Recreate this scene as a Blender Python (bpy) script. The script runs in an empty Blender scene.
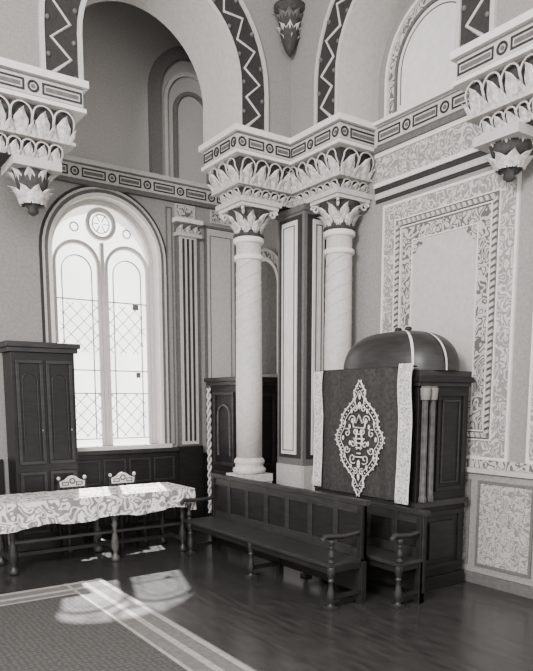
import bpy, bmesh, math, random
from math import sin, cos, pi, radians, sqrt
from mathutils import Vector
random.seed(4)
scene = bpy.context.scene

# ------------------------------------------------------------------ materials
def g3(v): return (v, v*0.95, v*0.905, 1.0)
MATS = {}
def mat(name, c1, c2=None, kind='flat', scale=8.0, rough=0.7, k=18.0, spec=0.3, stretch=(1,1,1)):
    m = bpy.data.materials.new(name); m.use_nodes = True
    nt = m.node_tree; N = nt.nodes; L = nt.links
    b = N['Principled BSDF']
    b.inputs['Roughness'].default_value = rough
    b.inputs['Specular IOR Level'].default_value = spec
    b.inputs['Base Color'].default_value = g3(c1)
    if c2 is None: c2 = c1*0.8
    tc = N.new('ShaderNodeTexCoord'); mp = N.new('ShaderNodeMapping')
    mp.inputs['Scale'].default_value = stretch
    L.new(tc.outputs['Object'], mp.inputs['Vector'])
    no = N.new('ShaderNodeTexNoise'); no.inputs['Scale'].default_value = scale
    L.new(mp.outputs['Vector'], no.inputs['Vector'])
    rp = N.new('ShaderNodeValToRGB')
    rp.color_ramp.elements[0].color = g3(c1); rp.color_ramp.elements[1].color = g3(c2)
    if kind in ('flat', 'wood'):
        no.inputs['Detail'].default_value = 6
        rp.color_ramp.elements[0].position = 0.35; rp.color_ramp.elements[1].position = 0.7
        L.new(no.outputs['Fac'], rp.inputs['Fac'])
    elif kind == 'scroll':
        no.inputs['Detail'].default_value = 0.4; no.inputs['Distortion'].default_value = 0.9
        mu = N.new('ShaderNodeMath'); mu.operation = 'MULTIPLY'; mu.inputs[1].default_value = k
        sn = N.new('ShaderNodeMath'); sn.operation = 'SINE'
        L.new(no.outputs['Fac'], mu.inputs[0]); L.new(mu.outputs[0], sn.inputs[0])
        L.new(sn.outputs[0], rp.inputs['Fac'])
        rp.color_ramp.elements[0].position = 0.1; rp.color_ramp.elements[1].position = 0.45
    elif kind == 'diaper':
        vo = N.new('ShaderNodeTexVoronoi'); vo.inputs['Scale'].default_value = scale
        vo.inputs['Randomness'].default_value = 0.35
        L.new(mp.outputs['Vector'], vo.inputs['Vector'])
        L.new(vo.outputs['Distance'], rp.inputs['Fac'])
        rp.color_ramp.elements[0].position = 0.25; rp.color_ramp.elements[1].position = 0.5
    L.new(rp.outputs['Color'], b.inputs['Base Color'])
    MATS[name] = m
    return m

mat('plaster_wall', 0.31, 0.24, scale=30)
mat('plaster_upper', 0.28, 0.21, scale=60)
mat('plaster_bay', 0.46, 0.36, scale=60)
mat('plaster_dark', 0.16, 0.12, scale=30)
mat('plaster_light', 0.52, 0.45, scale=20)
mat('plaster_white', 0.76, 0.68, scale=12)
mat('stone_light', 0.62, 0.46, kind='flat', scale=14)
mat('leaf_white', 0.74, 0.34, kind='flat', scale=24)
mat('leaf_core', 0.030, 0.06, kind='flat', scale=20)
mat('shaft', 0.60, 0.54, kind='scroll', scale=12, k=26)
mat('paint_dark', 0.035, 0.025, scale=20)
mat('paint_mid', 0.14, 0.10, scale=20)
mat('scroll_dark', 0.50, 0.12, kind='scroll', scale=9, k=30)
mat('scroll_light', 0.26, 0.56, kind='scroll', scale=10, k=30)
mat('scroll_fine', 0.46, 0.22, kind='scroll', scale=14, k=30)
mat('wood_dark', 0.009, 0.018, kind='wood', scale=5, rough=0.42, spec=0.32, stretch=(1,1,6))
mat('wood_mid', 0.018, 0.034, kind='wood', scale=5, rough=0.4, spec=0.38, stretch=(1,1,6))
mat('velvet', 0.035, 0.06, scale=25, rough=0.9, spec=0.1)
mat('embroidery', 0.78, 0.50, scale=60, rough=0.7)
mat('lace', 0.70, 0.26, kind='scroll', scale=26, k=26, rough=0.8)
mat('cloth', 0.80, 0.24, kind='scroll', scale=7, k=30, rough=0.9)
mat('rug', 0.10, 0.07, kind='diaper', scale=22, rough=0.95, spec=0.05)
mat('rug_mid', 0.17, 0.13, scale=20, rough=0.95, spec=0.05)
mat('rug_light', 0.36, 0.27, scale=20, rough=0.95, spec=0.05)
mat('floor_wood', 0.024, 0.048, kind='wood', scale=3, rough=0.22, spec=0.5, stretch=(6,1,1))
mat('frame_paint', 0.60, 0.54, scale=15)
mat('lead', 0.22, 0.18, scale=15)
mat('reed', 0.06, 0.12, scale=15, rough=.4)
# window glass: frosted, lets day and sun through
def glass():
    m = bpy.data.materials.new('frosted_glass'); m.use_nodes = True
    nt = m.node_tree; N = nt.nodes; L = nt.links
    for n in list(N): N.remove(n)
    o = N.new('ShaderNodeOutputMaterial')
    tr = N.new('ShaderNodeBsdfTransparent'); tl = N.new('ShaderNodeBsdfTranslucent')
    tl.inputs['Color'].default_value = (1, .98, .95, 1)
    no = N.new('ShaderNodeTexNoise'); no.inputs['Scale'].default_value = 3
    rp = N.new('ShaderNodeValToRGB')
    rp.color_ramp.elements[0].color = (.1,.1,.1,1); rp.color_ramp.elements[1].color = (.4,.4,.4,1)
    L.new(no.outputs['Fac'], rp.inputs['Fac'])
    mx = N.new('ShaderNodeMixShader')
    L.new(rp.outputs['Color'], mx.inputs[0]); L.new(tr.outputs[0], mx.inputs[1]); L.new(tl.outputs[0], mx.inputs[2])
    L.new(mx.outputs[0], o.inputs['Surface'])
    MATS['glass'] = m
glass()

# ------------------------------------------------------------------ mesh builder
def ID(a, b, c): return (a, b, c)
def FX(x): return lambda a, d, z: (x-d, a, z)      # face looking to -X, a runs along Y
def FY(y): return lambda a, d, z: (a, y-d, z)      # face looking to -Y, a runs along X
class MB:
    def __init__(s):
        s.v=[]; s.f=[]; s.m=[]; s.sm=[]; s.ml=[]; s.T=ID
    def mi(s, m):
        if m not in s.ml: s.ml.append(m)
        return s.ml.index(m)
    def add(s, vs, fs, m, smooth=False):
        o=len(s.v); s.v += [s.T(*p) for p in vs]; k=s.mi(m)
        for f in fs:
            s.f.append([i+o for i in f]); s.m.append(k); s.sm.append(smooth)
    def box(s, a0,a1,b0,b1,c0,c1,m):
        s.add([(a0,b0,c0),(a1,b0,c0),(a1,b1,c0),(a0,b1,c0),(a0,b0,c1),(a1,b0,c1),(a1,b1,c1),(a0,b1,c1)],
              [(0,3,2,1),(4,5,6,7),(0,1,5,4),(1,2,6,5),(2,3,7,6),(3,0,4,7)], m)
    def prism(s, poly, d0, d1, m):     # poly of (a,c); extruded along b
        n=len(poly)
        s.add([(p[0],d0,p[1]) for p in poly]+[(p[0],d1,p[1]) for p in poly],
              [tuple(range(n)), tuple(range(2*n-1,n-1,-1))]+[(i,(i+1)%n,n+(i+1)%n,n+i) for i in range(n)], m)
    def lathe(s, cx, cy, prof, m, n=20, z0=0.0, smooth=True, flute=0, fd=0):
        vs=[]; fs=[]
        for r,z in prof:
            for i in range(n):
                t=2*pi*i/n; rr=r*(1-fd*(0.5+0.5*cos(t*flute))) if flute else r
                vs.append((cx+rr*cos(t), cy+rr*sin(t), z0+z))
        k=len(prof)
        for j in range(k-1):
            for i in range(n):
                fs.append((j*n+i, j*n+(i+1)%n, (j+1)*n+(i+1)%n, (j+1)*n+i))
        fs.append(tuple(range(n-1,-1,-1))); fs.append(tuple(range((k-1)*n,k*n)))
        s.add(vs,fs,m,smooth)
    def tube(s, pts, r, m, n=6, closed=False, taper=None):
        P=[tuple(p) for p in pts]; k=len(P); vs=[]; fs=[]
        for j in range(k):
            if closed: a=P[(j-1)%k]; b=P[(j+1)%k]
            else: a=P[max(j-1,0)]; b=P[min(j+1,k-1)]
            t=[b[i]-a[i] for i in range(3)]; l=sqrt(sum(q*q for q in t)) or 1; t=[q/l for q in t]
            up=(0,1,0) if abs(t[1])<0.9 else (1,0,0)
            u=[t[1]*up[2]-t[2]*up[1], t[2]*up[0]-t[0]*up[2], t[0]*up[1]-t[1]*up[0]]
            l=sqrt(sum(q*q for q in u)) or 1; u=[q/l for q in u]
            w=[t[1]*u[2]-t[2]*u[1], t[2]*u[0]-t[0]*u[2], t[0]*u[1]-t[1]*u[0]]
            rr=r if taper is None else r*taper(j/(k-1))
            for i in range(n):
                q=2*pi*i/n
                vs.append(tuple(P[j][c]+rr*(cos(q)*u[c]+sin(q)*w[c]) for c in range(3)))
        for j in range(k if closed else k-1):
            for i in range(n):
                a=j*n+i; b=j*n+(i+1)%n; c=((j+1)%k)*n+(i+1)%n; d=((j+1)%k)*n+i
                fs.append((a,b,c,d))
        if not closed:
            fs.append(tuple(range(n-1,-1,-1))); fs.append(tuple(range((k-1)*n,k*n)))
        s.add(vs,fs,m,True)
    def grid(s, fn, nu, nv, m, wrap=False, smooth=True):
        vs=[fn(i/(nu-1) if not wrap else i/nu, j/(nv-1)) for j in range(nv) for i in range(nu)]
        fs=[]
        for j in range(nv-1):
            for i in range(nu if wrap else nu-1):
                fs.append((j*nu+i, j*nu+(i+1)%nu, (j+1)*nu+(i+1)%nu, (j+1)*nu+i))
        s.add(vs,fs,m,smooth)
    def ball(s, c, r, m, sx=1, sy=1, sz=1, n=10):
        s.grid(lambda u,v:(c[0]+sx*r*cos(2*pi*u)*sin(pi*(0.02+0.96*v)), c[1]+sy*r*sin(2*pi*u)*sin(pi*(0.02+0.96*v)), c[2]-sz*r*cos(pi*(0.02+0.96*v))), n, 7, m, wrap=True)
    def build(s, name, parent=None, bevel=0, solid=0):
        me=bpy.data.meshes.new(name); me.from_pydata(s.v,[],s.f)
        for m in s.ml: me.materials.append(MATS[m])
        for i,p in enumerate(me.polygons):
            p.material_index=s.m[i]; p.use_smooth=s.sm[i]
        bm=bmesh.new(); bm.from_mesh(me); bmesh.ops.recalc_face_normals(bm, faces=bm.faces); bm.to_mesh(me); bm.free()
        o=bpy.data.objects.new(name, me); scene.collection.objects.link(o)
        if parent: o.parent=parent
        if solid:
            q=o.modifiers.new('solid','SOLIDIFY'); q.thickness=solid
        if bevel:
            q=o.modifiers.new('bev','BEVEL'); q.width=bevel; q.segments=2; q.limit_method='ANGLE'; q.angle_limit=radians(50)
        return o

XW=6.03; YW=9.47
# ------------------------------------------------------------------ ornaments
def arcpath(c, r, zs, zb, n=24, off=0.0, full=True):
    """stilted arch path: (a,z) from left base up and over to right base"""
    P=[(c-r-off, zb),(c-r-off,(zb+zs)/2)]
    P+=[(c-(r+off)*cos(pi*i/n), zs+(r+off)*sin(pi*i/n)) for i in range(n+1)]
    P+=[(c+r+off,(zb+zs)/2),(c+r+off, zb)]
    return P
def archband(mb, c, r, zs, zb, o0, o1, d0, d1, m, n=24):
    A=arcpath(c,r,zs,zb,n,o0); B=arcpath(c,r,zs,zb,n,o1); k=len(A)
    vs=[(p[0],d0,p[1]) for p in A]+[(p[0],d0,p[1]) for p in B]+[(p[0],d1,p[1]) for p in A]+[(p[0],d1,p[1]) for p in B]
    fs=[]
    for i in range(k-1):
        fs+=[(i,i+1,k+i+1,k+i),(2*k+i,3*k+i,3*k+i+1,2*k+i+1),(i,2*k+i,2*k+i+1,i+1),(k+i,k+i+1,3*k+i+1,3*k+i)]
    fs+=[(0,k,3*k,2*k),(k-1,3*k-1,4*k-1,2*k-1)]
    mb.add(vs,fs,m)
def archwall(mb, a0,a1, c,r,zs,zb, ztop, d0,d1, m, msof=None, n=28):
    """wall slab above/around an arched opening"""
    if a0<c-r: mb.box(a0,c-r,d0,d1,zb,ztop,m)
    if a1>c+r: mb.box(c+r,a1,d0,d1,zb,ztop,m)
    P=[(c-r*cos(pi*i/n), zs+r*sin(pi*i/n)) for i in range(n+1)]
    k=n+1
    vs=[(p[0],d0,p[1]) for p in P]+[(p[0],d0,ztop) for p in P]+[(p[0],d1,p[1]) for p in P]+[(p[0],d1,ztop) for p in P]
    fs=[]; so=[]
    for i in range(n):
        fs+=[(i,i+1,k+i+1,k+i),(2*k+i,3*k+i,3*k+i+1,2*k+i+1),(k+i,k+i+1,3*k+i+1,3*k+i)]
        so+=[(i,2*k+i,2*k+i+1,i+1)]
    mb.add(vs,fs,m); mb.add(vs,so,msof or m,True)
    if msof:
        mb.box(c-r,c-r+0.004,d0,d1,zb,zs,msof); mb.box(c+r-0.004,c+r,d0,d1,zb,zs,msof)
def rectframe(mb,a0,a1,z0,z1,w,d,m,db=0.0):
    mb.box(a0,a1,db,d,z0,z0+w,m); mb.box(a0,a1,db,d,z1-w,z1,m)
    mb.box(a0,a0+w,db,d,z0+w,z1-w,m); mb.box(a1-w,a1,db,d,z0+w,z1-w,m)
def ring(mb,a,z,r,t,d,m,n=18):
    mb.tube([(a+r*cos(2*pi*i/n),d,z+r*sin(2*pi*i/n)) for i in range(n)],t,m,5,closed=True)
def bandrow(mb,a0,a1,z0,z1,d=0.0):
    L=a1-a0; h=z1-z0; cell=h*2.5; n=max(1,round(L/cell)); c=L/n
    mb.box(a0,a1,d,d+0.006,z0,z0+0.07*h,'paint_mid'); mb.box(a0,a1,d,d+0.006,z1-0.07*h,z1,'paint_mid')
    for i in range(n):
        s=a0+i*c
        rr=h*0.24
        ring(mb,s+rr+h*0.12,(z0+z1)/2,rr,0.012,d+0.006,'paint_dark')
        mb.prism([(s+rr+h*0.12+rr*0.45*cos(q*pi/4),(z0+z1)/2+rr*0.45*sin(q*pi/4)) for q in range(8)],d,d+0.008,'paint_mid')
        f0=s+2*rr+h*0.34; f1=s+c-h*0.08
        if f1-f0>0.05:
            rectframe(mb,f0,f1,z0+h*0.22,z1-h*0.22,0.018,d+0.010,'paint_dark',d)
            mb.box(f0+.035,f1-.035,d,d+.006,z0+h*.4,z1-h*.4,'paint_mid')
def leaf(mb, fr, w, h, out, m, curl=0.25):
    """fr(a,d,z) local frame ; leaf rises h, leans out"""
    def fn(u,v):
        x=(u-0.5)*2
        prof=(0.55+0.6*sin(pi*min(1,v*1.1))**0.8)*(1.0 if v<0.65 else max(0.05,1-((v-0.65)/0.35)**2))
        prof*=1+0.14*cos(v*22)
        d=out*(v**1.7)*(1+0.1*cos(x*3))-0.18*out*abs(x)+0.02*cos(x*9)*0.5+0.006
        z=h*(v if v<0.8 else 0.8+(v-0.8)*(1-curl*8*(v-0.8)))
        if v>0.85: d+=out*0.5*(v-0.85)/0.15*0.5
        return fr(x*w*0.5*prof, d, z)
    mb.grid(fn,7,9,m)
def leafrow(mb,a0,a1,z0,z1,out,cw,m='leaf_white',arch=True,d=0.0):
    n=max(1,round((a1-a0)/cw)); c=(a1-a0)/n; h=z1-z0
    for i in range(n):
        ac=a0+(i+0.5)*c
        leaf(mb,lambda a,dd,z,ac=ac:(ac+a,d+dd+0.02,z0+z),c*0.60,h*0.78,out,m)
        for s in (-1,1):     # small side leaves
            leaf(mb,lambda a,dd,z,ac=ac,s=s:(ac+a+s*(c*0.30+z*0.35),d+dd+0.015,z0+z),c*0.22,h*0.45,out*.7,m)
        if arch:
            P=[(ac-c*0.48,d+0.012,z0+h*0.35)]+[(ac-c*0.48*cos(pi*k/8),d+out*0.5+0.012,z0+h*0.62+h*0.34*sin(pi*k/8)) for k in range(9)]+[(ac+c*0.48,d+0.012,z0+h*0.35)]
            mb.tube(P,0.010,'stone_light',5)
def capital(mb,cx,cy,z0,z1,r0,r1):
    h=z1-z0
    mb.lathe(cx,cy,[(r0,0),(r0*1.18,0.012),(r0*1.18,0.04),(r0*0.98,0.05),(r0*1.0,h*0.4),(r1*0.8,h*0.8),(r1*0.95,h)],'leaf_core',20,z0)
    for tier,(zz,hh,ro,oo,off) in enumerate([(0.05,h*0.48,r0*0.98,0.085,0),(h*0.33,h*0.58,r0*1.02,0.13,0.5)]):
        for i in range(8):
            th=2*pi*(i+off)/8
            def fr(a,d,z,th=th,zz=zz,ro=ro):
                r=ro+d; return (cx+r*cos(th)-a*sin(th), cy+r*sin(th)+a*cos(th), z0+zz+z)
            leaf(mb,fr,r0*0.60,hh,oo,'leaf_white')
    for i in range(4):   # corner volutes
        th=pi/4+i*pi/2
        P=[]
        for k in range(14):
            q=k/13*2.6*pi; rr=0.055*(1-k/16)
            d=r1*1.13+rr*cos(q); P.append((cx+d*cos(th),cy+d*sin(th),z0+h*0.86+rr*sin(q)))
        mb.tube(P,0.018,'leaf_white',5)
    s=r1*0.98
    mb.box(cx-s,cx+s,cy-s,cy+s,z1,z1+0.04,'stone_light')
    mb.box(cx-s-.03,cx+s+.03,cy-s-.03,cy+s+.03,z1+0.04,z1+0.1,'plaster_light')

def zigzag(mb,c,r,zs,zb,w,d):
    archband(mb,c,r,zs,zb,0.0,0.05,0,d,'plaster_light')
    archband(mb,c,r,zs,zb,0.05,w-0.05,0,d*0.5,'paint_dark')
    archband(mb,c,r,zs,zb,w-0.05,w,0,d,'plaster_light')
    st=zs-zb; L=2*st+pi*(r+w/2); k=int(L/0.17); P=[]
    def pt(s,off):
        if s<st: return (c-r-off, d*0.6, zb+s)
        if s>L-st: return (c+r+off, d*0.6, zb+(L-s))
        q=(s-st)/(r+w/2); return (c-(r+off)*cos(q), d*0.6, zs+(r+off)*sin(q))
    for i in range(k+1):
        P.append(pt(L*i/k, 0.12 if i%2 else w-0.12))
    mb.tube(P,0.02,'plaster_light',4)
    for i in range(k+1):
        p=pt(L*i/k, 0.085); q=pt(L*i/k, w-0.085)
        mb.ball(p if i%2==0 else q,0.026,'paint_mid',n=6)

# ------------------------------------------------------------------ room shell
mb=MB(); mb.box(-6,6.4,-4,9.9,-0.2,0,'floor_wood'); mb.build('floor')
mb=MB(); mb.box(-6,6.4,1.0,9.9,8.5,8.7,'plaster_light'); mb.build('ceiling')
# left (window) wall with arched opening
WC=3.79; WR=0.80; WS=4.07; SILL=1.32
mb=MB(); mb.T=FY(YW)
archwall(mb,-3.0,6.4,WC,WR,WS,SILL,5.0,-0.38,0.0,'plaster_wall','frame_paint')
mb.box(-3.0,6.4,-0.38,0,0,SILL,'plaster_wall')
mb.box(-3.0,6.4,-0.38,0,5.0,8.5,'plaster_bay')
mb.build('wall_left')
mb=MB(); mb.box(XW,6.4,1.0,YW,0,5.0,'plaster_wall'); mb.box(XW,6.4,1.0,YW,5.0,8.5,'plaster_upper'); mb.build('wall_right')

# ------------------------------------------------------------------ window
mb=MB(); mb.T=FY(YW)
archband(mb,WC,WR,WS,SILL,0.0,0.05,0,0.03,'plaster_white')
archband(mb,WC,WR,WS,SILL,0.05,0.10,0,0.015,'paint_mid')
archband(mb,WC,WR,WS,SILL,0.10,0.13,0,0.03,'plaster_light')
archband(mb,WC,WR,WS,SILL,0.13,0.17,0,0.01,'paint_dark')
mb.box(WC-WR-.16,WC+WR+.16,-0.02,0.07,SILL-.07,SILL,'frame_paint')
dg=-0.20
archband(mb,WC,WR-0.06,WS,SILL,0.0,0.06,dg-.03,dg+.03,'frame_paint')
mb.box(WC-.025,WC+.025,dg-.03,dg+.03,SILL,4.28,'frame_paint')
sr=0.355
for sx in (-1,1):
    c=WC+sx*(sr+0.03)
    archband(mb,c,sr-.05,3.93,SILL,0,0.045,dg-.02,dg+.025,'frame_paint')
    archband(mb,c,sr-.14,3.85,SILL+.1,0,0.010,dg-.012,dg+.012,'lead')
    for z in (SILL+.1,2.1,2.44,3.45): mb.box(c-sr,c+sr,dg-.01,dg+.01,z-.006,z+.006,'lead')
for (z0,z1) in ((1.45,2.10),(2.70,3.40)):
    w=0.66
    for i in range(-7,8):
        for sg in (-1,1):
            x0=i*0.20-sg*(z1-z0)*.5; x1=i*0.20+sg*(z1-z0)*.5
            pts=[]
            for t in range(13):
                x=x0+(x1-x0)*t/12
                if -w<=x<=w: pts.append((WC+x,dg,z0+(z1-z0)*t/12))
            if len(pts)>1: mb.tube(pts,0.0055,'lead',4)
ring(mb,WC,4.55,0.20,0.035,dg,'frame_paint',28); ring(mb,WC,4.55,0.13,0.008,dg,'lead',20)
for i in range(6):
    q=i*pi/3; mb.tube([(WC+.03*cos(q),dg,4.55+.03*sin(q)),(WC+.13*cos(q),dg,4.55+.13*sin(q))],0.007,'lead',4)
for sx in (-1,1): ring(mb,WC+sx*0.40,4.46,0.06,0.012,dg,'frame_paint',14)
P=arcpath(WC,WR-0.03,WS,SILL,28)
mb.add([(p[0],dg-0.005,p[1]) for p in P],[tuple(range(len(P)))],'glass')
mb.box(WC+0.47,WC+0.56,dg-.004,dg+.004,3.36,3.44,'paint_mid')
mb.box(WC+0.50,WC+0.57,dg-.004,dg+.004,2.34,2.42,'paint_mid')
mb.build('window_1')

# ------------------------------------------------------------------ left wall trims
mb=MB(); mb.T=FY(YW)
mb.box(-3,XW,0,0.10,5.25,5.31,'plaster_light'); mb.box(-3,XW,0,0.05,5.03,5.25,'plaster_light')
mb.box(-3,XW,0,0.075,4.98,5.03,'paint_mid')
bandrow(mb,0.0,XW-.05,5.03,5.25,0.05)
mb.build('trim_1')
# blind arch high on the wall
mb=MB(); mb.T=FY(YW)
archband(mb,5.2,0.55,6.5,5.31,0.0,0.16,0,0.10,'plaster_dark')
archband(mb,5.2,0.42,6.4,5.31,0.0,0.05,0,0.06,'plaster_light')
archband(mb,5.2,0.26,6.3,5.31,0.0,0.05,0,0.05,'plaster_dark')
mb.build('trim_2')
# pilaster
mb=MB(); mb.T=FY(YW)
mb.box(4.88,5.27,0,0.06,0.0,4.5,'paint_mid')
mb.box(4.93,5.22,0.06,0.09,1.3,4.5,'plaster_light')
for x in (4.97,5.05,5.13):
    mb.box(x,x+0.035,0.09,0.10,1.35,4.45,'paint_dark')
mb.box(4.86,5.29,0,0.10,0.0,1.27,'wood_dark')
mb.box(4.86,5.29,0,0.14,4.48,4.53,'plaster_light'); leafrow(mb,4.88,5.27,4.53,4.68,0.07,0.13,arch=False,d=0.06)
mb.box(4.88,5.27,0,0.06,4.5,4.7,'paint_mid')
mb.box(4.84,5.31,0,0.15,4.68,4.74,'plaster_white')
mb.build('pilaster')
mb=MB(); mb.T=FY(YW)
for a in (4.90,5.52):
    rectframe(mb,a,a+0.34,4.77,4.97,0.02,0.03,'plaster_light'); mb.box(a+.02,a+.32,0,0.015,4.79,4.95,'scroll_dark')
rectframe(mb,5.40,6.0,1.3,4.72,0.035,0.03,'paint_mid'); mb.box(5.44,5.96,0,0.012,1.34,4.68,'plaster_light')
rectframe(mb,5.50,5.90,1.4,4.58,0.012,0.02,'paint_mid')
rectframe(mb,4.74,4.84,1.3,4.9,0.012,0.02,'paint_mid')
mb.build('trim_3')
mb=MB(); mb.T=FY(YW)     # wainscot below the window
mb.box(3.15,4.86,0,0.05,0,1.20,'wood_dark'); mb.box(3.15,4.88,0,0.10,1.20,1.26,'wood_mid')
x=3.2
while x<4.8:
    rectframe(mb,x,x+0.36,0.75,1.12,0.03,0.075,'wood_mid',0.05); rectframe(mb,x,x+0.36,0.12,0.65,0.03,0.075,'wood_mid',0.05); x+=0.41
mb.box(-3,2.2,0,0.05,0,1.2,'wood_dark'); mb.box(5.29,6.0,0,0.05,0,1.15,'wood_dark')
mb.build('trim_4',bevel=0.006)

# ------------------------------------------------------------------ right wall trims
mb=MB(); mb.T=FX(XW)
y0,y1=1.2,6.26
mb.box(y0,y1,0,0.12,5.27,5.31,'plaster_white'); mb.box(y0,y1,0,0.06,5.03,5.27,'plaster_light'); bandrow(mb,y0,y1-.05,5.04,5.26,0.06)
mb.box(y0,y1,0,0.08,4.97,5.03,'paint_mid')
mb.box(y0,y1,0,0.03,4.62,4.92,'scroll_light')
mb.box(y0,y1,0,0.05,4.92,4.97,'plaster_white')
mb.box(y0,y1,0,0.06,4.57,4.62,'plaster_white'); mb.box(y0,y1,0,0.04,4.51,4.57,'paint_dark')
mb.box(y0,y1,0,0.03,4.44,4.51,'plaster_light'); mb.box(y0,y1,0,0.02,4.40,4.44,'paint_dark')
mb.build('trim_5')
def rope(mb,a0,z0,a1,z1,w,d):
    L=sqrt((a1-a0)**2+(z1-z0)**2); n=int(L/0.07); ux,uz=(a1-a0)/L,(z1-z0)/L; px,pz=-uz,ux
    for i in range(n):
        s=L*i/n; e=s+L/n*0.55; sh=w*0.8
        q=[(s,-w/2),(e,-w/2),(e+sh*.6,w/2),(s+sh*.6,w/2)]
        mb.prism([(a0+ux*t+px*o, z0+uz*t+pz*o) for t,o in q],0.02,0.05,'plaster_light')
def wallpanel(name,ya,yb,za,zb,bw):
    mb=MB(); mb.T=FX(XW)
    rectframe(mb,ya,yb,za,zb,0.03,0.03,'plaster_white')
    rectframe(mb,ya+.03,yb-.03,za+.03,zb-.03,bw,0.02,'scroll_light')
    q=bw+0.03
    rectframe(mb,ya+q,yb-q,za+q,zb-q,0.09,0.02,'paint_mid')
    rectframe(mb,ya+q-.012,yb-q+.012,za+q-.012,zb-q+.012,0.014,0.035,'plaster_white')
    rectframe(mb,ya+q+.085,yb-q-.085,za+q+.085,zb-q-.085,0.014,0.035,'plaster_white')
    c=q+0.045
    rope(mb,ya+c,za+c,ya+c,zb-c,0.05,0.05); rope(mb,yb-c,za+c,yb-c,zb-c,0.05,0.05)
    rope(mb,ya+c,za+c,yb-c,za+c,0.05,0.05); rope(mb,ya+c,zb-c,yb-c,zb-c,0.05,0.05)
    e=q+0.11
    rectframe(mb,ya+e,yb-e,za+e,zb-e,0.15,0.012,'scroll_dark')
    mb.box(ya+e+.15,yb-e-.15,0,0.01,za+e+.15,zb-e-.15,'plaster_light')
    # stencilled corner pieces
    for (sa,a) in ((1,ya+e+.15),(-1,yb-e-.15)):
        for (sz,z) in ((1,za+e+.15),(-1,zb-e-.15)):
            mb.prism([(a,z),(a+sa*.2,z),(a+sa*.15,z+sz*.08),(a+sa*.08,z+sz*.15),(a,z+sz*.2)],0.0,0.011,'scroll_dark')
    rectframe(mb,ya+e+.15,yb-e-.15,za+e+.15,zb-e-.15,0.012,0.022,'plaster_white')
    mb.build(name)
wallpanel('trim_6',4.22,6.12,1.36,4.34,0.19)
wallpanel('trim_7',1.5,4.0,1.36,4.34,0.19)
mb=MB(); mb.T=FX(XW)     # dado
mb.box(1.2,6.25,0,0.07,0,1.22,'plaster_wall'); mb.box(1.2,6.25,0,0.11,1.22,1.27,'plaster_light')
mb.box(1.2,6.25,0,0.03,1.27,1.36,'scroll_dark'); mb.box(1.2,6.25,0.07,0.10,0,0.12,'paint_mid')
for i in range(6):
    a=1.5+i*0.78
    rectframe(mb,a,a+0.68,0.2,1.14,0.03,0.09,'plaster_dark',0.07); mb.box(a+.03,a+.65,0.07,0.08,0.23,1.11,'scroll_fine')
mb.build('trim_8')
# lunette on right wall
mb=MB(); mb.T=FX(XW)
LC=5.38
P=arcpath(LC,0.56,5.75,5.36,24)
mb.prism(P,0.0,0.012,'plaster_white')
archband(mb,LC,0.56,5.75,5.33,0.0,0.03,0,0.04,'paint_mid')
archband(mb,LC,0.59,5.75,5.33,0.0,0.10,0,0.03,'scroll_dark')
archband(mb,LC,0.69,5.75,5.33,0.0,0.035,0,0.06,'plaster_white')
archband(mb,LC,0.50,5.75,5.42,0.0,0.012,0,0.02,'paint_mid')
mb.build('trim_9')
# blind niche on far part of the right wall
mb=MB(); mb.T=FX(XW)
archband(mb,8.72,0.42,3.7,2.4,0.0,0.05,0,0.05,'plaster_white')
archband(mb,8.72,0.42,3.7,2.4,0.05,0.14,0,0.03,'scroll_dark')
archband(mb,8.72,0.42,3.7,2.4,0.14,0.18,0,0.05,'plaster_light')
P=arcpath(8.72,0.42,3.7,2.4,24); mb.prism(P,0,0.01,'paint_mid')
mb.box(8.05,YW-.06,0,0.05,5.03,5.25,'plaster_light'); mb.box(8.05,YW-.1,0,0.10,5.25,5.31,'plaster_light')
mb.build('trim_10')

# ------------------------------------------------------------------ archways
SP=5.31
A0,A1=2.68,4.60; AC=(A0+A1)/2; AR=(A1-A0)/2; AS=5.76
mb=MB(); mb.T=FY(7.22)
archwall(mb,-1.5,5.42,AC,AR,AS,SP,8.49,-0.82,0,'plaster_upper','plaster_light')
mb.box(5.42,XW-.001,-0.82,0,SP,8.49,'plaster_upper')
zigzag(mb,AC,AR,AS,SP,0.44,0.04)
mb.build('archway')
B0,B1=4.57,6.27; BC=(B0+B1)/2; BR=(B1-B0)/2; BS=5.76
mb=MB(); mb.T=FX(5.42)
archwall(mb,1.2,7.22,BC,BR,BS,SP,8.49,-(XW-5.421),0,'plaster_upper','plaster_light')
zigzag(mb,BC,BR,BS,SP,0.44,0.04)
mb.build('archway.001')
# leafy boss in the re-entrant corner
mb=MB()
cx,cy=5.31,7.11
for (z,r,n,w) in ((6.30,0.05,6,0.11),(6.42,0.11,8,0.13),(6.56,0.15,9,0.15)):
    for i in range(n):
        th=2*pi*i/n+z*7
        def fr(a,d,zz,th=th,r=r,z=z):
            q=r*0.7+d; return (cx+q*cos(th)-a*sin(th), cy+q*sin(th)+a*cos(th), z+zz)
        leaf(mb,fr,w*.8,0.16,0.08,'stone_light' if z<6.5 else 'paint_mid')
mb.lathe(cx,cy,[(0.015,6.24),(0.05,6.29),(0.11,6.44),(0.15,6.70),(0.20,6.74),(0.20,6.80)],'leaf_core',16)
mb.lathe(cx,cy,[(0.08,6.80),(0.08,8.49)],'plaster_upper',14)
mb.build('hanging_boss')

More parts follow.
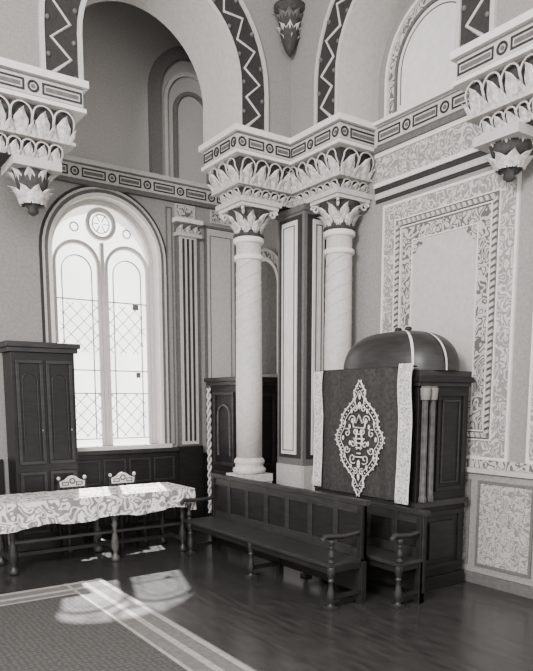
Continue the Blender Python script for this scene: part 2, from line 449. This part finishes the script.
# ------------------------------------------------------------------ carved entablature over the two columns
mb=MB()
XE=XW-.002
def tierbox(d,z0,z1,m):
    mb.T=ID
    mb.box(4.6+d,XE,7.22+d,8.04-d,z0,z1,m); mb.box(5.42+d,XE,6.27+d,7.22+d,z0,z1,m)
tierbox(0.0,5.04,5.24,'plaster_light'); tierbox(-0.05,5.24,5.31,'plaster_white'); tierbox(-0.025,5.0,5.04,'plaster_white')
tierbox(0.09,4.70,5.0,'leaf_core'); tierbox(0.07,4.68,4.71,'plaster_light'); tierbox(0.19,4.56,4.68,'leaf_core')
mb.T=FX(4.6); bandrow(mb,7.22,8.04,5.04,5.24)
mb.T=FY(7.22); bandrow(mb,4.6,5.42,5.04,5.24)
mb.T=FX(5.42); bandrow(mb,6.27,7.22,5.04,5.24)
mb.T=FY(6.27); bandrow(mb,5.42,XE,5.04,5.24)
for d,z0,z1,o,cw in ((0.09,4.68,5.0,0.10,0.20),(0.19,4.54,4.68,0.08,0.14)):
    mb.T=FX(4.6+d); leafrow(mb,7.22+d,8.04-d,z0,z1,o,cw)
    mb.T=FY(7.22+d); leafrow(mb,4.6+d,5.42+d,z0,z1,o,cw)
    mb.T=FX(5.42+d); leafrow(mb,6.27+d,7.22+d,z0,z1,o,cw)
    mb.T=FY(6.27+d); leafrow(mb,5.42+d,XE-.02,z0,z1,o,cw)
mb.T=ID
mb.build('carved_entablature')

def corbel(name,x0,x1,y0,y1,fx,bx,by,zb):
    mb=MB()
    def tb(d,z0,z1,m): mb.box(x0+(d if fx else 0),(x1-d if not fx else x1),y0+d,y1-d,z0,z1,m)
    tb(0,5.04,5.24,'plaster_light'); tb(-.05 if not fx else -.05,5.24,5.31,'plaster_white'); tb(-.025,5.0,5.04,'plaster_white')
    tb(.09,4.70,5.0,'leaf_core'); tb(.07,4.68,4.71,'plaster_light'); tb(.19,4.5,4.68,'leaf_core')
    for d,z0,z1,o in ((0.0,5.04,5.24,0),(0.09,4.68,5.0,.10),(0.19,4.50,4.68,.08)):
        mb.T=FY(y0+d)
        aa=x0+(d if fx else 0); ab=x1-(d if not fx else 0.02)
        (bandrow(mb,aa,ab,z0,z1) if o==0 else leafrow(mb,aa,ab,z0,z1,o,.2 if z0>4.6 else .14))
        if fx:
            mb.T=FX(x0+d); (bandrow(mb,y0+d,y1-d,z0,z1) if o==0 else leafrow(mb,y0+d,y1-d,z0,z1,o,.2 if z0>4.6 else .14))
    mb.T=ID
    mb.box(bx-.25,bx+.25,by-.25,by+.25,4.41,4.5,'plaster_light')
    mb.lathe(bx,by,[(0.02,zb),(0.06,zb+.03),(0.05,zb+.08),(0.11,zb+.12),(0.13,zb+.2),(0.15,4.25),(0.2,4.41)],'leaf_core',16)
    for i in range(8):
        th=2*pi*i/8
        for (q0,hh,oo) in ((zb+.1,(4.41-zb)*.42,.09),(zb+.1+(4.41-zb)*.36,(4.41-zb)*.45,.12)):
            def fr(a,d,z,th=th,q0=q0):
                r=0.13+d; t2=th+(0.4 if q0>zb+.15 else 0); return (bx+r*cos(t2)-a*sin(t2), by+r*sin(t2)+a*cos(t2), q0+z)
            leaf(mb,fr,0.12,hh,oo,'leaf_white')
    mb.build(name)
corbel('carved_corbel',1.5,2.68,7.22,8.04,False,2.22,7.60,3.98)
corbel('carved_corbel.001',5.42,XE,3.4,4.57,True,5.75,4.16,4.08)

# ------------------------------------------------------------------ columns
def column(name,cx,cy,r=0.175):
    mb=MB()
    mb.box(cx-.26,cx+.26,cy-.2,cy+.2,0,0.12,'paint_mid')
    mb.box(cx-.24,cx+.24,cy-.2,cy+.2,0.12,0.9,'plaster_light')
    mb.box(cx-.24,cx+.24,cy-.22,cy+.22,0.9,1.0,'stone_light')
    mb.lathe(cx,cy,[(r*1.15,1.0),(r*1.3,1.03),(r*1.3,1.07),(r*1.12,1.09),(r*1.1,1.13),(r*1.2,1.15),(r*1.2,1.18),(r*1.02,1.22)],'stone_light',28)
    mb.lathe(cx,cy,[(r*1.0,1.22),(r*1.02,2.2),(r*0.97,3.3),(r*0.93,4.07)],'shaft',32)
    for i in range(3):     # shallow spiral bands
        P=[(cx+(r*1.0)*cos(q*0.30+i*2*pi/3),cy+(r*1.0)*sin(q*0.30+i*2*pi/3),1.24+q*0.026) for q in range(100)]
        mb.tube(P,0.004,'plaster_light',4,taper=lambda t:1-0.35*t)
    mb.lathe(cx,cy,[(r*1.08,3.82),(r*1.12,3.84),(r*1.12,3.87),(r*1.0,3.89)],'plaster_white',28)
    mb.lathe(cx,cy,[(r*1.05,4.03),(r*1.15,4.05),(r*1.15,4.09),(r*1.0,4.11)],'plaster_white',28)
    capital(mb,cx,cy,4.10,4.43,r*0.98,0.27 if cx>5.5 else .29)
    mb.build(name)
column('column',5.0,7.58); column('column.001',5.74,6.62)
# pier behind the columns
mb=MB()
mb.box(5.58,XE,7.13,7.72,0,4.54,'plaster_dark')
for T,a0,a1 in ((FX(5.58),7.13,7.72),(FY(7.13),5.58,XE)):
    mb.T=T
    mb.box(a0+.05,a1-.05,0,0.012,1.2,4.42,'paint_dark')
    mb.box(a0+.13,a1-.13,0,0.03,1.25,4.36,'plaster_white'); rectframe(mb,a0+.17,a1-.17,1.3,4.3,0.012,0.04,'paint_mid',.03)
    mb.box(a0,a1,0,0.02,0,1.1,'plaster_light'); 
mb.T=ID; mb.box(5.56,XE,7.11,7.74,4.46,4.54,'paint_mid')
mb.build('corner_pier')

# ------------------------------------------------------------------ floor rug
mb=MB()
mb.box(0.6,2.62,0.5,7.0,0.0,0.012,'rug')
mb.box(2.20,2.62,0.5,7.0,0.012,0.014,'rug_mid')
for a,b in ((2.55,2.60),(2.36,2.42),(2.20,2.23)): mb.box(a,b,0.5,7.0,0.014,0.017,'rug_light')
mb.box(0.6,2.20,6.6,7.0,0.012,0.014,'rug_mid')
mb.box(0.6,2.6,6.93,6.98,0.014,0.0175,'rug_light'); mb.box(0.6,2.38,6.72,6.78,0.014,0.0175,'rug_light'); mb.box(0.6,2.22,6.58,6.61,0.014,0.0175,'rug_light')
mb.build('carpet_runner')

# ------------------------------------------------------------------ pews
def turned(mb,x,y,z0,z1,r,m='wood_mid'):
    h=z1-z0
    pr=[(1.0,0),(1.15,.03),(1.15,.08),(.6,.12),(.55,.16),(1.0,.24),(1.1,.34),(.7,.5),(.55,.62),(.9,.68),(.6,.72),(.95,.8),(1.1,.88),(1.1,.96),(1,1)]
    mb.lathe(x,y,[(r*a,z0+h*b) for a,b in pr],m,14)
def pew(name,xf,xb,y0,y1,bz,legs,arms):
    mb=MB()
    mb.box(xf,xb,y0,y1,0.42,0.455,'wood_mid'); mb.box(xf+.03,xf+.055,y0,y1,0.35,0.42,'wood_dark')
    mb.box(xb,xb+.035,y0,y1,0.10,bz-.05,'wood_dark')
    mb.box(xb-.02,xb+.055,y0-.03,y1+.03,bz-.05,bz,'wood_mid'); mb.box(xb-.012,xb,y0,y1,bz-.14,bz-.05,'wood_mid'); mb.box(xb-.012,xb,y0,y1,0.455,0.55,'wood_mid')
    n=max(2,round((y1-y0)/0.42))
    for i in range(n+1):
        y=y0+(y1-y0)*i/n; a=max(y0,y-.035); b=min(y1,y+.035)
        mb.box(xb-.015,xb,a,b,0.46,bz-.05,'wood_mid')
    for y in legs:
        turned(mb,xf+.05,y,0,0.42,0.038)
        mb.box(xf+.0,xf+.10,y-.05,y+.05,0,0.035,'wood_mid')
        mb.box(xf+.05,xb,y-.02,y+.02,0.10,0.14,'wood_dark'); mb.box(xb-.03,xb+.035,y-.03,y+.03,0,0.42,'wood_dark')
        mb.box(xf+.04,xb,y-.02,y+.02,0.36,0.42,'wood_dark')
    for y in arms:
        turned(mb,xf+.06,y,0.455,0.68,0.03)
        P=[(xf-.04,y,.665),(xf-.05,y,.695),(xf-.02,y,.72),(xf+.06,y,.71),(xf+.2,y,.70),(xb-.1,y,.71),(xb,y,.72)]
        mb.tube(P,0.025,'wood_mid',8)
        mb.box(xb-.04,xb+.035,y-.03,y+.03,0,bz-.05,'wood_dark')
    mb.build(name,bevel=0.004)
pew('pew',3.98,4.43,4.68,7.6,1.03,[4.70,6.08,7.5],[4.71,7.55])
pew('pew.001',4.55,4.90,4.33,5.9,0.93,[4.37,5.8],[4.37])

# ------------------------------------------------------------------ ark cabinet with dome
BX0,BX1,BY0,BY1,BH=5.08,5.86,4.62,6.14,2.30
mb=MB()
mb.box(BX0-.03,BX1,BY0-.03,BY1+.03,0,0.14,'wood_dark')
mb.box(BX0,BX1,BY0,BY1,0.14,2.18,'wood_dark')
mb.box(BX0-.05,BX1,BY0-.05,BY1+.05,0.9,0.96,'wood_mid')
mb.box(BX0-.03,BX1,BY0-.03,BY1+.03,2.14,2.18,'wood_mid'); mb.box(BX0-.05,BX1,BY0-.06,BY1+.05,2.18,2.24,'wood_dark'); mb.box(BX0-.02,BX1,BY0-.03,BY1+.02,2.24,BH,'wood_mid')
mb.T=FY(BY0)
for a in (5.14,5.25):
    mb.lathe(a,0.035,[(0.045,.96),(0.045,1.0),(0.036,1.03),(0.034,2.02),(0.04,2.04),(0.05,2.10),(0.05,2.14)],'reed',24,flute=8,fd=0.30)
    mb.lathe(a,0.037,[(0.047,2.0),(0.05,2.04),(0.056,2.12)],'lead',12)
rectframe(mb,5.36,5.80,1.05,2.08,0.04,0.02,'wood_dark'); rectframe(mb,5.44,5.72,1.13,2.0,0.02,0.015,'wood_mid')
rectframe(mb,5.14,5.80,0.22,0.84,0.05,0.02,'wood_dark'); mb.box(5.28,5.66,0,0.03,0.33,0.73,'wood_dark')
mb.T=FX(BX0)
for k in range(3):
    a=BY0+.05+k*0.48; rectframe(mb,a,a+.44,0.22,0.84,0.04,0.02,'wood_mid')
mb.T=ID
DX,DY=5.45,5.26; ax,ay,hz=0.42,0.72,0.44
def spw(v,e): return math.copysign(abs(v)**e,v)
def dome(u,v,k=1.0):
    ph=2*pi*u; th=v*pi/2*0.995
    return (DX+k*ax*spw(cos(ph),.8)*cos(th)**.66, DY+k*ay*spw(sin(ph),.8)*cos(th)**.66, BH+k*hz*sin(th)**.85)
mb.grid(dome,56,18,'wood_mid',wrap=True)
mb.lathe(DX,DY,[(0.0,BH+hz-.02),(0.06,BH+hz-.01),(0.06,BH+hz+.01),(0.02,BH+hz+.015)],'wood_dark',14)
for dy in (-.13,.02): mb.lathe(DX,DY+dy,[(0.02,BH+hz-.03),(0.035,BH+hz+.01),(0.04,BH+hz+.025),(0.03,BH+hz+.045),(0.005,BH+hz+.05)],'wood_dark',12)
# pale straps over the dome
def strap(u,w=0.0035):
    def fn(s,v):
        uu=u+(s-.5)*w*2*(1+1.5*v); return dome(uu,v*.97,1.012)
    mb.grid(fn,3,16,'embroidery')
strap(0.615,.003); strap(0.735,.003)
mb.build('ark_cabinet',bevel=0.004)

# curtain
mb=MB()
CX=4.995
def cur(u,v):
    y=BY0+.03+u*(BY1-BY0-.01); z=2.33-v*1.37
    amp=0.007+0.020*max(0,(0.30-u)/0.30)+0.008*max(0,(u-.85)/.15)
    sway=0.22*v*max(0,(0.35-u))
    return (CX-amp*sin(u*34+v*2.5*(1-u))-0.006*sin(v*5), y+sway, z)
mb.grid(cur,110,24,'velvet')
mb.grid(lambda u,v:(CX+0.0+0.10*v, BY0+.03+u*(BY1-BY0-.01), 2.33+0.015*sin(pi*v)),40,4,'velvet')
def strip(ya,yb,za,zb,dx):
    mb.grid(lambda u,v:(CX-dx-0.006*sin(v*14)-.004*sin(u*6), ya+(yb-ya)*u+0.012*sin(v*9), za+(zb-za)*v),6,30,'lace')
    for e in (ya,yb):
        mb.tube([(CX-dx-.003-0.006*sin(k/29*14), e+0.012*sin(k/29*9), za+(zb-za)*k/29) for k in range(30)],0.007,'embroidery',5)
strip(BY0-.03,BY0+.14,2.36,0.95,0.045); strip(BY1-.16,BY1-.02,2.33,0.99,0.032)
# embroidered medallion
EY,EZ=5.36,1.58; ex=CX-0.026
def E(a,z,d=0): return (ex-d, EY-a*.96, EZ+z)
half=[(0,.64),(.05,.56),(.10,.50),(.07,.44),(.14,.38),(.24,.30),(.30,.22),(.29,.14),(.36,.07),(.39,0)]
full=half+[(a,-z) for a,z in half[::-1][1:]]
out=full+[(-a,z) for a,z in full[::-1][1:-1]]
def smooth(P,closed=True,it=2):
    for _ in range(it):
        Q=[]; n=len(P)
        for i in range(n if closed else n-1):
            p,q=P[i],P[(i+1)%n]; Q+=[(.75*p[0]+.25*q[0],.75*p[1]+.25*q[1]),(.25*p[0]+.75*q[0],.25*p[1]+.75*q[1])]
        P=Q
    return P
so=smooth(out)
mb.tube([E(a,z) for a,z in so],0.010,'embroidery',5,closed=True)
mb.tube([E(a*.82,z*.84) for a,z in so],0.005,'embroidery',5,closed=True)
for i,(a,z) in enumerate(so):
    if i%2==0: mb.ball(E(a*.91,z*.92),0.010,'embroidery',sx=.5,n=6)
    if i%3==0: mb.ball(E(a*1.07,z*1.03),0.010,'embroidery',sx=.5,n=6)
def curl(a,z,r,turn,s,ph=0.0,t=0.009):
    P=[]
    for k in range(18):
        q=ph+turn*2*pi*k/17; rr=r*(1-k/20); P.append(E(a+s*rr*cos(q),z+rr*sin(q)))
    mb.tube(P,t,'embroidery',5)
for s in (-1,1):
    for (a,z,r,ph) in ((.11,.20,.06,0),(.20,.06,.05,1),(.10,-.05,.05,2),(.20,-.12,.05,3),(.10,-.22,.06,4),(.07,.33,.04,2),(.05,-.36,.04,1),(.06,.08,.04,3)):
        curl(s*a,z,r,1.2,s,ph,.007)
    for (a,z) in ((.24,.17),(.27,.0),(.24,-.2),(.13,.30),(.13,-.31),(.16,.13),(.15,-.05)):
        mb.ball(E(s*a,z),0.018,'embroidery',sx=.4,sz=1.5,n=8)
    mb.tube([E(s*.03,.1),E(s*.05,.0),E(s*.03,-.12)],.009,'embroidery',5)
mb.tube([E(-.09,.12),E(-.11,.22),E(-.05,.17),E(0,.26),E(.05,.17),E(.11,.22),E(.09,.12),E(-.09,.12)],.010,'embroidery',5)
for z,w in ((.05,.07),(.0,.09),(-.05,.08),(-.1,.05),(-.16,.03),(-.2,.07)): mb.tube([E(-w,z),E(w,z)],.009,'embroidery',5)
mb.ball(E(0,.36),.025,'embroidery',sx=.4,sz=1.6); mb.ball(E(0,-.28),.025,'embroidery',sx=.4,sz=2); mb.ball(E(0,-.42),.02,'embroidery',sx=.4,sz=2); mb.ball(E(0,.46),.018,'embroidery',sx=.4,sz=2)
mb.build('embroidered_curtain')

# ------------------------------------------------------------------ cabinet in the far corner
mb=MB()
mb.box(5.3,5.95,8.25,9.15,0,2.22,'wood_dark'); mb.box(5.26,5.95,8.21,9.19,2.22,2.28,'wood_mid'); mb.box(5.23,5.95,8.18,9.22,2.28,2.34,'wood_mid')
mb.box(5.27,5.95,8.22,9.18,0,0.15,'wood_mid')
mb.T=FX(5.3)
rectframe(mb,8.42,9.02,1.0,2.12,0.05,0.03,'wood_mid'); archband(mb,8.72,.16,1.75,1.15,0,.025,0,.028,'reed'); rectframe(mb,8.42,9.02,0.22,0.9,0.04,0.03,'wood_mid')
mb.T=ID
for y in (8.27,9.14):   # twisted posts
    for ph in (0,pi):
        mb.tube([(5.27+.022*cos(k*.5+ph),y+.022*sin(k*.5+ph),0.2+k*.02) for k in range(100)],0.02,'stone_light' if y>9 else 'wood_mid',5)
mb.T=FY(8.25); rectframe(mb,5.36,5.9,1.0,2.1,0.04,0.03,'wood_mid'); rectframe(mb,5.36,5.9,0.2,0.9,0.04,0.03,'wood_mid'); mb.T=ID
mb.build('carved_cupboard',bevel=0.004)

# tall bookcase at left
mb=MB()
mb.box(2.25,3.08,8.97,9.38,0,2.62,'wood_dark'); mb.box(2.21,3.12,8.93,9.38,2.62,2.68,'wood_mid'); mb.box(2.18,3.15,8.90,9.38,2.68,2.75,'wood_mid')
mb.box(2.22,3.11,8.94,9.38,0,0.16,'wood_mid')
mb.T=FY(8.97)
for a in (2.30,2.69):
    rectframe(mb,a,a+.35,1.15,2.52,0.045,0.03,'wood_mid'); rectframe(mb,a,a+.35,0.22,1.05,0.045,0.03,'wood_mid'); archband(mb,a+.175,.09,2.25,1.3,0,.015,0,.02,'wood_mid')
    mb.ball((a+.31,0.04,1.6),0.015,'lead',n=8)
mb.T=ID
mb.build('bookcase',bevel=0.005)

# ------------------------------------------------------------------ table with cloth
tb=bpy.data.objects.new('table',None); scene.collection.objects.link(tb)
TX0,TX1,TY0,TY1=1.75,4.17,7.66,8.45
mb=MB(); mb.box(TX0,TX1,TY0,TY1,0.80,0.835,'wood_mid'); mb.box(TX0+.08,TX1-.08,TY0+.06,TY1-.06,0.68,0.80,'wood_dark'); mb.build('tabletop',tb,bevel=.004)
mb=MB()
for x in (TX0+.12,3.1,TX1-.12):
    for y in (TY0+.1,TY1-.1): turned(mb,x,y,0.0,0.68,0.045,'reed' if x==3.1 else 'wood_mid')
    mb.box(x-.02,x+.02,TY0+.1,TY1-.1,0.14,0.19,'wood_mid')
mb.box(TX0+.12,TX1-.12,(TY0+TY1)/2-.02,(TY0+TY1)/2+.02,0.145,0.185,'wood_mid')
mb.box(TX0+.12,TX1-.12,TY0+.08,TY0+.12,0.36,0.39,'wood_mid')
mb.build('legs',tb)
mb=MB()
def lin(p,q,n): return [(p[0]+(q[0]-p[0])*i/n,p[1]+(q[1]-p[1])*i/n) for i in range(n)]
e=.012
X0,X1,Y0,Y1=TX0-e,TX1+e,TY0-e,TY1+e
per=lin((X0,Y0),(X1,Y0),90)+lin((X1,Y0),(X1,Y1),34)+lin((X1,Y1),(X0,Y1),90)+lin((X0,Y1),(X0,Y0),34)
n=len(per)
vs=[]; rows=9
for j in range(rows):
    v=j/(rows-1)
    for i,(x,y) in enumerate(per):
        nx=1 if abs(x-X1)<1e-6 else (-1 if abs(x-X0)<1e-6 else 0); ny=1 if abs(y-Y1)<1e-6 else (-1 if abs(y-Y0)<1e-6 else 0)
        w=v*(0.035+0.022*sin(i*0.55)+0.012*sin(i*1.3+1))
        drop=(0.30+0.02*sin(i*.21+1)+0.04*(1 if (abs(x-X1)<.12 and abs(y-Y0)<.12) else 0)-0.07*(x-TX0)/2.4)*v
        vs.append((x+nx*w,y+ny*w,0.845-drop))
fs=[]
for j in range(rows-1):
    for i in range(n): fs.append((j*n+i,j*n+(i+1)%n,(j+1)*n+(i+1)%n,(j+1)*n+i))
fs.append(tuple(range(n)))
mb.add(vs,fs,'cloth'); mb.build('tablecloth',tb)

def chair(name,cx,yb):
    mb=MB(); w=.2
    mb.box(cx-w,cx+w,yb-.38,yb,0.42,0.46,'wood_mid')
    for sx in (-1,1):
        turned(mb,cx+sx*(w-.03),yb-.35,0,.42,.022)
        mb.tube([(cx+sx*(w-.02),yb-.02,0),(cx+sx*(w-.02),yb-.02,.45),(cx+sx*(w-.02),yb+.01,.92)],.02,'wood_mid',8)
        mb.ball((cx+sx*(w-.02),yb+.01,.95),.026,'stone_light')
    mb.box(cx-w+.02,cx+w-.02,yb-.01,yb+.02,.83,.90,'stone_light')
    P=[(cx-w+.02,.90),(cx-.1,.93),(cx-.05,.97),(cx,.985),(cx+.05,.97),(cx+.1,.93),(cx+w-.02,.90)]
    mb.prism(P,yb-.01,yb+.02,'stone_light')
    mb.T=FY(yb-.01); ring(mb,cx,.91,.035,.008,.003,'paint_dark',12); rectframe(mb,cx-.14,cx-.05,.85,.9,.01,.006,'paint_dark'); rectframe(mb,cx+.05,cx+.14,.85,.9,.01,.006,'paint_dark'); mb.T=ID
    mb.box(cx-w+.02,cx+w-.02,yb-.01,yb+.01,.55,.60,'wood_mid')
    for k in range(-2,3): mb.box(cx+k*.06-.01,cx+k*.06+.01,yb-.005,yb+.01,.6,.83,'wood_mid')
    mb.build(name)
chair('chair',2.95,8.86); chair('chair.001',3.68,8.86)

# ------------------------------------------------------------------ light
w=bpy.data.worlds.new('World'); scene.world=w; w.use_nodes=True
w.node_tree.nodes['Background'].inputs[0].default_value=(1,.98,.95,1); w.node_tree.nodes['Background'].inputs[1].default_value=2.2
sd=bpy.data.lights.new('sun','SUN'); sd.energy=42; sd.angle=radians(1.0); so_=bpy.data.objects.new('sun',sd); scene.collection.objects.link(so_)
so_.rotation_euler=Vector((-.34,-1,-1.13)).to_track_quat('-Z','Y').to_euler(); so_.location=(6,14,12)
ad=bpy.data.lights.new('fill_light','AREA'); ad.energy=820; ad.size=1.8; ao=bpy.data.objects.new('fill_light',ad); scene.collection.objects.link(ao)  # added fill lamp left of the camera, standing in for unseen windows
ao.location=(-2.2,1.5,5.2); ao.rotation_euler=(Vector((5.3,7,2.8))-Vector(ao.location)).to_track_quat('-Z','Y').to_euler()

# ------------------------------------------------------------------ camera
cd=bpy.data.cameras.new('camera'); cam=bpy.data.objects.new('camera',cd); scene.collection.objects.link(cam)
cam.location=(0,0,2.0); cam.rotation_euler=(radians(90-7.57),0,radians(-34.9))
cd.sensor_fit='VERTICAL'; cd.sensor_height=36; cd.sensor_width=36; cd.lens=662/671*36; cd.shift_y=152.5/671
scene.camera=cam
